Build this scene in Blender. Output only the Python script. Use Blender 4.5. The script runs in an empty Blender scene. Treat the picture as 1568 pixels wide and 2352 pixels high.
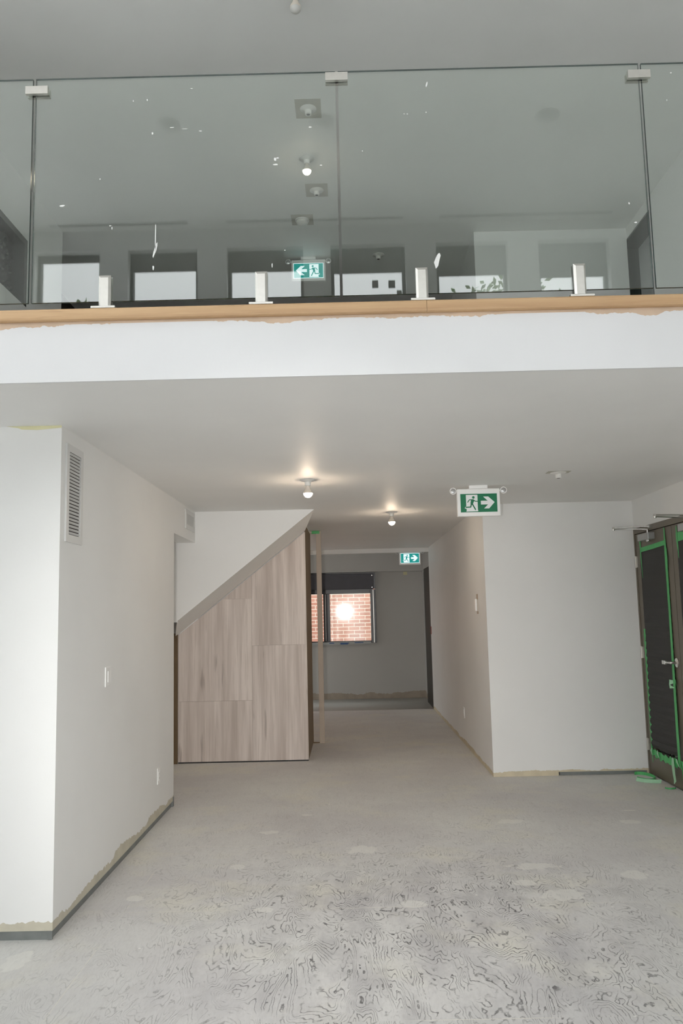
import bpy, math, random
from mathutils import Vector, Matrix
random.seed(7)
S = bpy.context.scene
COL = S.collection
PI = math.pi

# ------------------------------------------------------------------ camera, light, exposure
cam_d = bpy.data.cameras.new('camera'); cam = bpy.data.objects.new('camera', cam_d); COL.objects.link(cam)
cam.matrix_world = Matrix(((0.9997127662, 0.0233158592, 0.0055457833, 0), (0.0083007685, -0.1197776516, -0.9927660406, 0), (-0.0224829327, 0.9925269190, -0.1199367870, 1.55), (0, 0, 0, 1)))
cam_d.sensor_fit = 'VERTICAL'; cam_d.sensor_height = 36.0; cam_d.lens = 36.0 * 1900 / 2352
cam_d.clip_start = 0.02; cam_d.clip_end = 200
S.camera = cam

W = bpy.data.worlds.new('sky'); S.world = W; W.use_nodes = True
wn = W.node_tree.nodes; wl = W.node_tree.links
bg = wn['Background']; bg.inputs['Strength'].default_value = 6.5
geo = wn.new('ShaderNodeTexCoord'); sep = wn.new('ShaderNodeSeparateXYZ'); rp = wn.new('ShaderNodeValToRGB')
wl.new(geo.outputs['Generated'], sep.inputs[0]); wl.new(sep.outputs['Z'], rp.inputs[0]); wl.new(rp.outputs[0], bg.inputs[0])
rp.color_ramp.elements[0].position = 0.0; rp.color_ramp.elements[0].color = (0.355, 0.365, 0.37, 1)
rp.color_ramp.elements[1].position = 1.0; rp.color_ramp.elements[1].color = (0.98, 1.0, 1.02, 1)

fl = bpy.data.lights.new('camera_flash', 'SPOT'); flo = bpy.data.objects.new('camera_flash', fl); COL.objects.link(flo)
flo.location = (-0.14, 0.02, 1.555); flo.rotation_euler = (math.radians(83.5), 0, 0)
fl.energy = 460; fl.spot_size = math.radians(52); fl.spot_blend = 1.0; fl.shadow_soft_size = 0.012; fl.color = (1.0, 0.97, 0.94)

S.view_settings.view_transform = 'Standard'; S.view_settings.look = 'None'
S.view_settings.exposure = 0.0; S.view_settings.gamma = 1.0; S.view_settings.use_curve_mapping = False
try:
    S.cycles.max_bounces = 14; S.cycles.diffuse_bounces = 12; S.cycles.transparent_max_bounces = 24
    S.cycles.sample_clamp_indirect = 8.0; S.cycles.use_denoising = True
except Exception:
    pass

# ------------------------------------------------------------------ materials
def nodes(name):
    m = bpy.data.materials.new(name); m.use_nodes = True
    nt = m.node_tree; return m, nt, nt.nodes['Principled BSDF']
def c4(c): return (c[0], c[1], c[2], 1)
def simple(name, col, rough=0.5, metal=0.0, noise=0.0, scale=20, bump=0.0, emit=None, estr=0.0, spec=None):
    m, nt, b = nodes(name); N = nt.nodes; L = nt.links
    b.inputs['Base Color'].default_value = c4(col); b.inputs['Roughness'].default_value = rough; b.inputs['Metallic'].default_value = metal
    if spec is not None: b.inputs['Specular IOR Level'].default_value = spec
    tc = N.new('ShaderNodeTexCoord'); nz = N.new('ShaderNodeTexNoise'); nz.inputs['Scale'].default_value = scale; nz.inputs['Detail'].default_value = 4
    L.new(tc.outputs['Object'], nz.inputs['Vector'])
    if noise > 0:
        mx = N.new('ShaderNodeMix'); mx.data_type = 'RGBA'
        mx.inputs['A'].default_value = c4([max(0, v * (1 - noise)) for v in col]); mx.inputs['B'].default_value = c4([min(1, v * (1 + noise)) for v in col])
        L.new(nz.outputs['Fac'], mx.inputs['Factor']); L.new(mx.outputs['Result'], b.inputs['Base Color'])
    if bump > 0:
        bp = N.new('ShaderNodeBump'); bp.inputs['Strength'].default_value = bump; bp.inputs['Distance'].default_value = 0.002
        L.new(nz.outputs['Fac'], bp.inputs['Height']); L.new(bp.outputs[0], b.inputs['Normal'])
    if emit: b.inputs['Emission Color'].default_value = c4(emit); b.inputs['Emission Strength'].default_value = estr
    return m
class G:
    """tiny node-graph helper"""
    def __init__(s, nt): s.nt = nt
    def n(s, t, **k):
        o = s.nt.nodes.new(t)
        for a, v in k.items(): setattr(o, a, v)
        return o
    def put(s, sock, v):
        if hasattr(v, 'is_linked'): s.nt.links.new(v, sock)
        else: sock.default_value = v
    def math(s, op, a, b=None, c=None, clamp=False):
        o = s.n('ShaderNodeMath', operation=op, use_clamp=clamp); s.put(o.inputs[0], a)
        if b is not None: s.put(o.inputs[1], b)
        if c is not None: s.put(o.inputs[2], c)
        return o.outputs[0]
    def noise(s, vec, scale, detail=3, rough=0.5, dist=0.0):
        o = s.n('ShaderNodeTexNoise'); s.put(o.inputs['Vector'], vec); o.inputs['Scale'].default_value = scale
        o.inputs['Detail'].default_value = detail; o.inputs['Roughness'].default_value = rough; o.inputs['Distortion'].default_value = dist
        return o.outputs['Fac']
    def mapv(s, vec, scale=(1, 1, 1), loc=(0, 0, 0), rot=(0, 0, 0)):
        o = s.n('ShaderNodeMapping'); s.put(o.inputs['Vector'], vec); o.inputs['Scale'].default_value = scale; o.inputs['Location'].default_value = loc; o.inputs['Rotation'].default_value = rot
        return o.outputs[0]
    def mix(s, f, a, b):
        o = s.n('ShaderNodeMix', data_type='RGBA'); s.put(o.inputs['Factor'], f)
        s.put(o.inputs['A'], c4(a) if isinstance(a, tuple) else a); s.put(o.inputs['B'], c4(b) if isinstance(b, tuple) else b)
        return o.outputs['Result']
    def step(s, v, lo, hi):
        o = s.n('ShaderNodeMapRange'); s.put(o.inputs[0], v); o.inputs[1].default_value = lo; o.inputs[2].default_value = hi
        return o.outputs[0]

def paint(name, col=(0.85, 0.85, 0.84), raw=None, top=False, worldz=True, raw_h=0.035, raw_var=0.09, rough=0.55):
    """matt wall paint; 'raw' = ragged band of bare board at the foot (or head) of the wall"""
    m, nt, b = nodes(name); g = G(nt)
    p = g.n('ShaderNodeNewGeometry').outputs['Position']
    sp = g.n('ShaderNodeSeparateXYZ'); g.put(sp.inputs[0], p)
    big = g.noise(p, 1.3, 3)
    base = g.mix(g.step(big, 0.3, 0.7), tuple(v * 0.975 for v in col), tuple(min(1, v * 1.02) for v in col))
    if raw:
        rn = g.noise(g.mapv(p, (1, 1, 0.0)), 2.1, 5, 0.65)
        fine = g.noise(p, 38, 2)
        h = g.math('MULTIPLY_ADD', g.math('SUBTRACT', rn, 0.36), raw_var * 4.2, raw_h)
        h = g.math('ADD', h, g.math('MULTIPLY', g.math('SUBTRACT', fine, 0.5), 0.02))
        h = g.math('MAXIMUM', h, 0.012)
        z0 = raw[1] if isinstance(raw[0], tuple) else 0.0
        colr = raw[0] if isinstance(raw[0], tuple) else raw
        zz = g.math('SUBTRACT', z0, sp.outputs[2]) if top else g.math('SUBTRACT', sp.outputs[2], z0)
        mask = g.math('LESS_THAN', zz, h)
        base = g.mix(mask, base, g.mix(g.step(g.noise(p, 9, 3), 0.35, 0.65), tuple(v * 0.88 for v in colr), colr))
    g.put(b.inputs['Base Color'], base); b.inputs['Roughness'].default_value = rough; b.inputs['Specular IOR Level'].default_value = 0.3
    bp = g.n('ShaderNodeBump'); bp.inputs['Strength'].default_value = 0.12; bp.inputs['Distance'].default_value = 0.002
    g.put(bp.inputs['Height'], g.noise(p, 90, 2)); g.put(b.inputs['Normal'], bp.outputs[0])
    return m

def floor_mat():
    m, nt, b = nodes('plywood_subfloor'); g = G(nt)
    p = g.n('ShaderNodeNewGeometry').outputs['Position']
    sp = g.n('ShaderNodeSeparateXYZ'); g.put(sp.inputs[0], p); X, Y = sp.outputs[0], sp.outputs[1]
    # sheet index gives each plywood sheet its own figure
    sx = g.math('FLOOR', g.math('DIVIDE', g.math('ADD', X, 1.22), 2.44)); sy = g.math('FLOOR', g.math('DIVIDE', g.math('ADD', Y, 0.30), 1.22))
    off = g.n('ShaderNodeCombineXYZ'); g.put(off.inputs[0], g.math('MULTIPLY', sx, 7.3)); g.put(off.inputs[1], g.math('MULTIPLY', sy, 4.7)); g.put(off.inputs[2], g.math('MULTIPLY_ADD', sx, 3.1, g.math('MULTIPLY', sy, 1.9)))
    v = g.n('ShaderNodeVectorMath', operation='ADD'); g.put(v.inputs[0], p); g.put(v.inputs[1], off.outputs[0]); pv = v.outputs[0]
    fig = g.noise(g.mapv(pv, (2.6, 0.85, 1)), 1.75, 3, 0.5, 0.5)
    wob = g.noise(pv, 26, 3, 0.6)
    rings = g.math('FRACT', g.math('MULTIPLY_ADD', fig, 30.0, g.math('MULTIPLY', wob, 1.15)))
    tri = g.math('ABSOLUTE', g.math('SUBTRACT', rings, 0.5))
    line = g.step(g.math('ADD', tri, g.math('MULTIPLY', g.math('SUBTRACT', g.noise(pv, 60, 2), 0.5), 0.14)), 0.14, 0.04)
    worn = g.step(g.noise(p, 0.75, 4, 0.6), 0.42, 0.60)
    ex = g.math('ABSOLUTE', g.math('SUBTRACT', X, 0.35)); near = g.math('MULTIPLY', g.step(ex, 2.6, 0.9), g.step(Y, 8.2, 4.8))
    broken = g.step(g.noise(pv, 7.5, 4, 0.7), 0.40, 0.56)
    lm = g.math('MULTIPLY', g.math('MULTIPLY', line, g.math('MAXIMUM', g.math('MULTIPLY', worn, 0.35), near)), broken)
    ctr = g.math('MULTIPLY', g.step(ex, 1.5, 0.5), g.step(g.math('ABSOLUTE', g.math('SUBTRACT', Y, 4.2)), 1.5, 0.6))
    amt = g.math('MULTIPLY', lm, g.math('MULTIPLY_ADD', ctr, 0.42, 0.36))
    grey = g.mix(g.step(g.noise(p, 0.9, 4, 0.55), 0.35, 0.65), (0.62, 0.605, 0.60), (0.72, 0.715, 0.69))
    grey = g.mix(g.math('MULTIPLY', g.step(g.noise(g.mapv(p, (1, 1, 1), (5, 3, 0)), 1.6, 5, 0.6), 0.52, 0.68), 0.55), grey, (0.76, 0.735, 0.63))
    grey = g.mix(g.math('MULTIPLY', g.step(g.noise(g.mapv(p, (5, 1.2, 1), (2, 9, 0)), 4, 5, 0.7), 0.5, 0.75), 0.30), grey, (0.50, 0.475, 0.46))
    sm = g.math('MULTIPLY', g.math('MULTIPLY', ctr, g.step(g.noise(g.mapv(p, (1.6, 0.8, 1), (3, 1, 0)), 3.2, 5, 0.65), 0.42, 0.64)), 0.50)
    grey = g.mix(g.math('MULTIPLY', g.step(g.noise(g.mapv(p, (6, 1.5, 1)), 14, 4, 0.7), 0.45, 0.75), 0.28), grey, (0.42, 0.40, 0.39))
    grey = g.mix(sm, grey, (0.37, 0.36, 0.37))
    col = g.mix(g.math('MULTIPLY', amt, 1.15, clamp=True), grey, (0.11, 0.105, 0.105))
    # small flecks of plaster
    vo = g.n('ShaderNodeTexVoronoi'); g.put(vo.inputs['Vector'], p); vo.inputs['Scale'].default_value = 5.0
    fk = g.math('LESS_THAN', g.math('ADD', vo.outputs['Distance'], g.math('MULTIPLY', g.noise(p, 30, 2), 0.10)), 0.085)
    pick = g.math('GREATER_THAN', vo.outputs['Color'], 0.55)
    col = g.mix(g.math('MULTIPLY', g.math('MULTIPLY', fk, pick), 0.8), col, (0.88, 0.87, 0.84))
    # filler patches over screw holes
    pn = g.noise(p, 14, 3)
    for (cx, cy, rx, ry) in ((-1.213, 4.795, 0.055, 0.045), (-0.482, 4.577, 0.050, 0.040), (-0.589, 6.129, 0.075, 0.05), (0.05, 5.647, 0.11, 0.09), (2.00, 6.206, 0.08, 0.055), (1.081, 5.222, 0.15, 0.07),
                             (1.62, 5.02, 0.07, 0.09), (-0.35, 6.62, 0.04, 0.03), (2.10, 6.55, 0.06, 0.02), (1.13, 4.72, 0.13, 0.09), (0.98, 4.93, 0.08, 0.05), (-0.72, 5.33, 0.05, 0.05), (0.3, 4.62, 0.08, 0.06), (1.15, 6.3, 0.12, 0.06), (-1.55, 3.98, 0.06, 0.12), (1.55, 3.72, 0.07, 0.05)):
        dx = g.math('DIVIDE', g.math('SUBTRACT', X, cx), rx); dy = g.math('DIVIDE', g.math('SUBTRACT', Y, cy), ry)
        d = g.math('ADD', g.math('MULTIPLY', dx, dx), g.math('MULTIPLY', dy, dy))
        d = g.math('ADD', d, g.math('MULTIPLY', g.math('SUBTRACT', pn, 0.5), 3.0))
        col = g.mix(g.math('MULTIPLY', g.step(d, 1.0, 0.7), 0.5), col, (0.84, 0.83, 0.78))
    # sheet seams
    fx = g.math('ABSOLUTE', g.math('SUBTRACT', g.math('FRACT', g.math('DIVIDE', g.math('ADD', X, 1.22), 2.44)), 0.5)); fy = g.math('ABSOLUTE', g.math('SUBTRACT', g.math('FRACT', g.math('DIVIDE', g.math('ADD', Y, 0.30), 1.22)), 0.5))
    seam = g.math('MAXIMUM', g.math('GREATER_THAN', fx, 0.4990), g.math('GREATER_THAN', fy, 0.4975))
    col = g.mix(g.math('MULTIPLY', seam, g.math('MULTIPLY', g.step(g.noise(p, 1.7, 2), 0.45, 0.6), 0.5)), col, (0.80, 0.77, 0.68))
    g.put(b.inputs['Base Color'], col); b.inputs['Roughness'].default_value = 0.62; b.inputs['Specular IOR Level'].default_value = 0.25
    bp = g.n('ShaderNodeBump'); bp.inputs['Strength'].default_value = 0.25; bp.inputs['Distance'].default_value = 0.002
    g.put(bp.inputs['Height'], g.math('SUBTRACT', g.noise(p, 40, 3), amt)); g.put(b.inputs['Normal'], bp.outputs[0])
    return m

def veneer():
    m, nt, b = nodes('grey_oak_veneer'); g = G(nt)
    p = g.n('ShaderNodeNewGeometry').outputs['Position']
    oi = g.n('ShaderNodeObjectInfo').outputs['Random']
    of = g.n('ShaderNodeCombineXYZ'); g.put(of.inputs[0], g.math('MULTIPLY', oi, 13.0)); g.put(of.inputs[2], g.math('MULTIPLY', oi, 5.0))
    v = g.n('ShaderNodeVectorMath', operation='ADD'); g.put(v.inputs[0], p); g.put(v.inputs[1], of.outputs[0])
    a = g.noise(g.mapv(v.outputs[0], (11, 11, 0.55)), 1.0, 5, 0.6, 0.3); f = g.noise(g.mapv(v.outputs[0], (90, 90, 2.2)), 1.0, 3, 0.6)
    col = g.mix(g.step(a, 0.36, 0.66), (0.53, 0.455, 0.41), (0.77, 0.69, 0.64))
    col = g.mix(g.math('MULTIPLY', g.step(f, 0.48, 0.72), 0.40), col, (0.43, 0.36, 0.31))
    kn = g.noise(g.mapv(v.outputs[0], (16, 16, 2.0)), 1.0, 2)
    col = g.mix(g.math('MULTIPLY', g.step(kn, 0.68, 0.76), 0.5), col, (0.24, 0.19, 0.165))
    g.put(b.inputs['Base Color'], col); b.inputs['Roughness'].default_value = 0.55
    return m

def beech():
    m, nt, b = nodes('beech_wood'); g = G(nt)
    p = g.n('ShaderNodeNewGeometry').outputs['Position']
    a = g.noise(g.mapv(p, (1.2, 14, 26)), 1.0, 5, 0.6, 0.4)
    col = g.mix(g.step(a, 0.34, 0.68), (0.47, 0.285, 0.145), (0.60, 0.395, 0.215))
    k = g.noise(g.mapv(p, (2.2, 8, 60)), 2.0, 3)
    col = g.mix(g.math('MULTIPLY', g.step(k, 0.64, 0.74), 0.4), col, (0.36, 0.20, 0.10))
    g.put(b.inputs['Base Color'], col); b.inputs['Roughness'].default_value = 0.42
    return m

def glassy(name, tint, f0=0.043, rough=0.0, dust=0.0):
    m = bpy.data.materials.new(name); m.use_nodes = True; nt = m.node_tree; nt.nodes.clear(); g = G(nt)
    out = g.n('ShaderNodeOutputMaterial'); tr = g.n('ShaderNodeBsdfTransparent'); gl = g.n('ShaderNodeBsdfGlossy')
    tr.inputs[0].default_value = c4(tint); gl.inputs['Roughness'].default_value = rough; gl.inputs['Color'].default_value = (1, 1, 1, 1)
    ge = g.n('ShaderNodeNewGeometry'); dt = g.n('ShaderNodeVectorMath', operation='DOT_PRODUCT')
    g.put(dt.inputs[0], ge.outputs['Incoming']); g.put(dt.inputs[1], ge.outputs['Normal'])
    c = g.math('SUBTRACT', 1.0, g.math('ABSOLUTE', dt.outputs['Value']), clamp=True)
    fr = g.math('MULTIPLY_ADD', g.math('POWER', c, 5.0), 1 - f0, f0)
    mx = g.n('ShaderNodeMixShader'); g.put(mx.inputs[0], fr); g.put(mx.inputs[1], tr.outputs[0]); g.put(mx.inputs[2], gl.outputs[0])
    res = mx.outputs[0]
    if dust > 0:
        df = g.n('ShaderNodeBsdfDiffuse'); df.inputs[0].default_value = (0.75, 0.8, 0.78, 1)
        m2 = g.n('ShaderNodeMixShader'); g.put(m2.inputs[0], g.math('MULTIPLY', g.step(g.noise(ge.outputs['Position'], 2.5, 4), 0.3, 0.8), dust)); g.put(m2.inputs[1], res); g.put(m2.inputs[2], df.outputs[0]); res = m2.outputs[0]
    g.put(out.inputs[0], res)
    return m

def brick():
    m, nt, b = nodes('red_brick'); g = G(nt)
    p = g.n('ShaderNodeNewGeometry').outputs['Position']; sp = g.n('ShaderNodeSeparateXYZ'); g.put(sp.inputs[0], p)
    cb = g.n('ShaderNodeCombineXYZ'); g.put(cb.inputs[0], sp.outputs[0]); g.put(cb.inputs[1], sp.outputs[2])
    t = g.n('ShaderNodeTexBrick'); g.put(t.inputs['Vector'], cb.outputs[0]); t.inputs['Scale'].default_value = 1.0
    t.inputs['Brick Width'].default_value = 0.235; t.inputs['Row Height'].default_value = 0.077; t.inputs['Mortar Size'].default_value = 0.0065; t.inputs['Mortar Smooth'].default_value = 0.1
    t.inputs['Color1'].default_value = (0.42, 0.20, 0.14, 1); t.inputs['Color2'].default_value = (0.33, 0.15, 0.105, 1); t.inputs['Mortar'].default_value = (0.62, 0.55, 0.46, 1)
    g.put(b.inputs['Base Color'], g.mix(g.math('MULTIPLY', g.step(g.noise(p, 6, 4), 0.4, 0.7), 0.25), t.outputs['Color'], (0.5, 0.3, 0.22))); b.inputs['Roughness'].default_value = 0.9
    return m

M_wall = paint('wall_paint'); M_ceil = paint('ceiling_paint', (0.84, 0.835, 0.82)); M_ceil_up = paint('upper_ceiling_paint', (0.88, 0.88, 0.87))
M_wall_foot = paint('wall_paint_with_bare_foot', raw=((0.62, 0.58, 0.47), 0.045), raw_h=0.016, raw_var=0.055)
M_wall_foot_r = paint('wall_paint_with_bare_foot_low', raw=((0.70, 0.62, 0.46), 0.0), raw_h=0.035, raw_var=0.022)
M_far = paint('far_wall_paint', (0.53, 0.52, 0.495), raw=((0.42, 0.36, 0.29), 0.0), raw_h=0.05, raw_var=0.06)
M_edge = paint('slab_edge_paint', (0.735, 0.735, 0.745), raw=((0.66, 0.50, 0.37), 2.813), top=True, raw_h=-0.001, raw_var=0.028)
M_floor = floor_mat(); M_veneer = veneer(); M_beech = beech(); M_brick = brick()
M_rail_glass = glassy('clear_railing_glass', (0.935, 0.965, 0.945), 0.088); M_pane = glassy('window_glass', (0.94, 0.945, 0.945), 0.045)
M_pane_dusty = glassy('dusty_window_glass', (0.93, 0.95, 0.94), 0.05, 0.05, 0.05)
M_glass_edge = simple('glass_edge', (0.04, 0.075, 0.07), 0.15)
M_steel = simple('brushed_stainless_steel', (0.66, 0.64, 0.60), 0.33, 0.9, 0.06, 60); M_chrome = simple('satin_chrome', (0.72, 0.71, 0.69), 0.22, 1.0)
M_alu = simple('silver_paint', (0.42, 0.42, 0.42), 0.4, 0.6); M_track = simple('galvanised_track', (0.26, 0.275, 0.27), 0.5, 0.5, 0.25, 12)
M_plastic = simple('white_plastic', (0.93, 0.93, 0.92), 0.35); M_plastic_w = simple('warm_white_plastic', (0.78, 0.74, 0.66), 0.4); M_vent = simple('white_enamel', (0.70, 0.70, 0.69), 0.4); M_void = simple('dark_duct', (0.06, 0.05, 0.05), 0.8)
M_socket = simple('white_porcelain', (0.78, 0.77, 0.74), 0.3); M_slot = simple('black_slot', (0.02, 0.02, 0.02), 0.6)
M_bulb_on = simple('lit_bulb', (1, 0.95, 0.85), 0.4, emit=(1.0, 0.79, 0.59), estr=240); M_bulb_on_up = simple('lit_bulb_upstairs', (1, 0.97, 0.9), 0.4, emit=(1.0, 0.86, 0.66), estr=36); M_bulb_off = simple('frosted_bulb', (0.62, 0.61, 0.58), 0.3)
M_bulb_neck = simple('bulb_neck', (0.75, 0.68, 0.60), 0.35)
M_green = simple('sign_green', (0.0, 0.155, 0.065), 0.4, emit=(0.0, 0.16, 0.07), estr=0.10); M_white = simple('sign_white', (0.75, 0.77, 0.77), 0.4, emit=(0.8, 0.85, 0.85), estr=0.10)
M_teal = simple('lit_sign_teal', (0.0, 0.2, 0.17), 0.4, emit=(0.0, 0.36, 0.33), estr=0.62); M_white_lit = simple('lit_sign_white', (0.7, 0.75, 0.75), 0.4, emit=(0.74, 0.92, 0.96), estr=0.95)
M_lens = simple('lamp_lens', (0.62, 0.62, 0.62), 0.08, 0.7)
M_door = simple('taupe_steel_door', (0.15, 0.125, 0.092), 0.42, 0.0, 0.05, 30); M_paper = simple('black_paper', (0.042, 0.041, 0.040), 0.75, 0, 0.1, 50)
M_tape = simple('green_masking_tape', (0.10, 0.47, 0.16), 0.6, 0, 0.12, 18); M_tape_back = simple('tape_back', (0.38, 0.66, 0.44), 0.6, 0, 0.08, 18)
M_blackmetal = simple('black_aluminium', (0.012, 0.012, 0.014), 0.28, 0.0); M_cassette = simple('charcoal_metal', (0.055, 0.053, 0.062), 0.45, 0.2, 0.15, 9)
M_darkdoor = simple('dark_brown_door', (0.022, 0.018, 0.014), 0.45); M_darkwall = simple('dark_brown_wall', (0.055, 0.045, 0.038), 0.7, 0, 0.2, 3)
M_lift = simple('dark_lift_frame', (0.035, 0.05, 0.045), 0.3, 0.5, 0.3, 4); M_liftdoor = simple('grey_lift_door', (0.36, 0.38, 0.37), 0.35, 0.2)
M_film = simple('crinkled_black_film', (0.02, 0.025, 0.023), 0.12, 0.0, 0.2, 8, 0.9)
M_vinyl = simple('vestibule_floor', (0.36, 0.35, 0.32), 0.6, 0, 0.1, 3); M_ledge = simple('white_ledge_film', (0.45, 0.47, 0.46), 0.5); M_blue = simple('blue_label', (0.03, 0.10, 0.28), 0.5)
M_brownedge = simple('brown_board_edge', (0.20, 0.135, 0.075), 0.6, 0, 0.15, 10); M_timber = simple('pale_timber', (0.52, 0.44, 0.36), 0.6, 0, 0.06, 8)
M_yellow = simple('yellow_primer', (0.74, 0.71, 0.45), 0.7, 0, 0.1, 9); M_fleck = simple('white_paint_fleck', (0.82, 0.82, 0.80), 0.5); M_red = simple('red_plastic', (0.30, 0.03, 0.02), 0.4)
M_patch = simple('bare_plaster', (0.50, 0.485, 0.42), 0.8, 0, 0.12, 14); M_overhang = simple('grey_overhang', (0.16, 0.155, 0.15), 0.8); M_frame = simple('grey_window_frame', (0.10, 0.105, 0.10), 0.5)
M_leaf = simple('leaf', (0.10, 0.17, 0.05), 0.6, 0, 0.3, 4); M_bark = simple('bark', (0.10, 0.08, 0.06), 0.9); M_bounce_street = simple('bounce_street', (0.72, 0.72, 0.71), 0.9, 0, 0.1, 6)  # street ground made pale to bounce daylight up to the ceilings
M_conc = simple('outside_ground', (0.45, 0.44, 0.43), 0.9, 0, 0.15, 3); M_sticker = simple('grey_sticker', (0.10, 0.11, 0.11), 0.6)

# ------------------------------------------------------------------ mesh helpers
class MB:
    def __init__(s): s.v = []; s.f = []; s.m = []
    def add(s, vs, fs, mi=0):
        k = len(s.v); s.v += [tuple(v) for v in vs]; s.f += [tuple(i + k for i in f) for f in fs]; s.m += [mi] * len(fs); return s
    def box(s, x0, y0, z0, x1, y1, z1, mi=0):
        vs = [(x, y, z) for z in (z0, z1) for y in (y0, y1) for x in (x0, x1)]
        return s.add(vs, [(0, 2, 3, 1), (4, 5, 7, 6), (0, 1, 5, 4), (2, 6, 7, 3), (0, 4, 6, 2), (1, 3, 7, 5)], mi)
    def prism(s, pts, axis, a, b, mi=0):
        """polygon pts in the plane normal to axis, from a to b"""
        def P(p, t): return (t, p[0], p[1]) if axis == 'x' else ((p[0], t, p[1]) if axis == 'y' else (p[0], p[1], t))
        n = len(pts); vs = [P(p, a) for p in pts] + [P(p, b) for p in pts]
        fs = [tuple(range(n)), tuple(range(2 * n - 1, n - 1, -1))] + [(i, i + n, (i + 1) % n + n, (i + 1) % n) for i in range(n)]
        return s.add(vs, fs, mi)
    def lathe(s, prof, c, n=24, axis='z', mi=0):
        vs = []; fs = []
        for r, h in prof:
            for i in range(n):
                a = 2 * PI * i / n; u, w = r * math.cos(a), r * math.sin(a)
                q = (u, w, h) if axis == 'z' else ((h, u, w) if axis == 'x' else (u, h, w))
                vs.append((c[0] + q[0], c[1] + q[1], c[2] + q[2]))
        m = len(prof)
        for j in range(m - 1):
            for i in range(n): fs.append((j * n + i, j * n + (i + 1) % n, (j + 1) * n + (i + 1) % n, (j + 1) * n + i))
        fs.append(tuple(range(n - 1, -1, -1))); fs.append(tuple((m - 1) * n + i for i in range(n)))
        return s.add(vs, fs, mi)
    def tube(s, pts, r, n=10, mi=0):
        pts = [Vector(p) for p in pts]; rings = []
        rr = r if isinstance(r, (list, tuple)) else [r] * len(pts)
        for i, p in enumerate(pts):
            d = (pts[min(i + 1, len(pts) - 1)] - pts[max(i - 1, 0)]).normalized()
            u = d.orthogonal().normalized() if not rings else (pu - d * pu.dot(d)).normalized()
            pu = u; w = d.cross(u)
            rings.append([p + (u * math.cos(2 * PI * k / n) + w * math.sin(2 * PI * k / n)) * rr[i] for k in range(n)])
        vs = [v for r_ in rings for v in r_]; fs = []
        for j in range(len(rings) - 1):
            for i in range(n): fs.append((j * n + i, j * n + (i + 1) % n, (j + 1) * n + (i + 1) % n, (j + 1) * n + i))
        fs.append(tuple(range(n - 1, -1, -1))); fs.append(tuple((len(rings) - 1) * n + i for i in range(n)))
        return s.add(vs, fs, mi)
    def ribbon(s, pts, w, t=0.0006, mi=0):
        """tape: centreline pts, width vectors w (one or per point); thin but solid"""
        pts = [Vector(p) for p in pts]; n = len(pts); ws = w if isinstance(w, list) else [w] * n; vs = []
        for i, p in enumerate(pts):
            d = (pts[min(i + 1, n - 1)] - pts[max(i - 1, 0)]).normalized(); W_ = Vector(ws[i]); nn = d.cross(W_)
            nn = nn.normalized() * t if nn.length > 1e-9 else Vector((t, 0, 0))
            vs += [p - W_ / 2 - nn, p + W_ / 2 - nn, p + W_ / 2 + nn, p - W_ / 2 + nn]
        fs = [(0, 1, 2, 3), (4 * n - 1, 4 * n - 2, 4 * n - 3, 4 * n - 4)]
        for i in range(n - 1):
            a = 4 * i
            for k in range(4): fs.append((a + k, a + 4 + k, a + 4 + (k + 1) % 4, a + (k + 1) % 4))
        return s.add(vs, fs, mi)
    def build(s, name, mats, parent=None, bevel=0.0, smooth=False, loc=None):
        base = world_loc(parent) if parent else Vector(loc or (0, 0, 0))
        me = bpy.data.meshes.new(name); me.from_pydata([tuple(Vector(v) - base) for v in s.v], [], s.f)
        mats = mats if isinstance(mats, (list, tuple)) else [mats]
        for m in mats: me.materials.append(m)
        for p, mi in zip(me.polygons, s.m): p.material_index = mi; p.use_smooth = smooth
        me.update()
        import bmesh
        bm = bmesh.new(); bm.from_mesh(me); bmesh.ops.recalc_face_normals(bm, faces=bm.faces)
        if bevel > 0:
            es = [e for e in bm.edges if len(e.link_faces) == 2 and e.calc_face_angle(0) > 0.6]
            bmesh.ops.bevel(bm, geom=es, offset=bevel, segments=2, profile=0.6, affect='EDGES', clamp_overlap=True)
        bm.to_mesh(me); bm.free()
        o = bpy.data.objects.new(name, me); COL.objects.link(o)
        if parent: o.parent = parent
        else: o.location = base
        if smooth:
            for p in me.polygons: p.use_smooth = True
            for e in me.edges: pass
            try: me.set_sharp_from_angle(angle=math.radians(40))
            except Exception: pass
        return o
def world_loc(o):
    v = Vector(o.location)
    while o.parent: o = o.parent; v += Vector(o.location)
    return v
def thing(name, loc, label, cat, group=None):
    o = bpy.data.objects.new(name, None); o.empty_display_size = 0.05; COL.objects.link(o); o.location = loc
    return tag(o, label, cat, group)
def tag(o, label=None, cat=None, group=None, kind=None):
    if label: o['label'] = label
    if cat: o['category'] = cat
    if group: o['group'] = group
    if kind: o['kind'] = kind
    return o
def struct(o, label=None):
    o['kind'] = 'structure'
    if label: o['label'] = label
    return o
def sthing(name, loc=(0, 0, 0), label=None):
    o = bpy.data.objects.new(name, None); o.empty_display_size = 0.05; COL.objects.link(o); o.location = loc
    return struct(o, label)
def copy_tree(o, parent=None):
    c = o.copy(); COL.objects.link(c)
    if parent: c.parent = parent
    for ch in list(o.children): copy_tree(ch, c)
    return c

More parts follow.
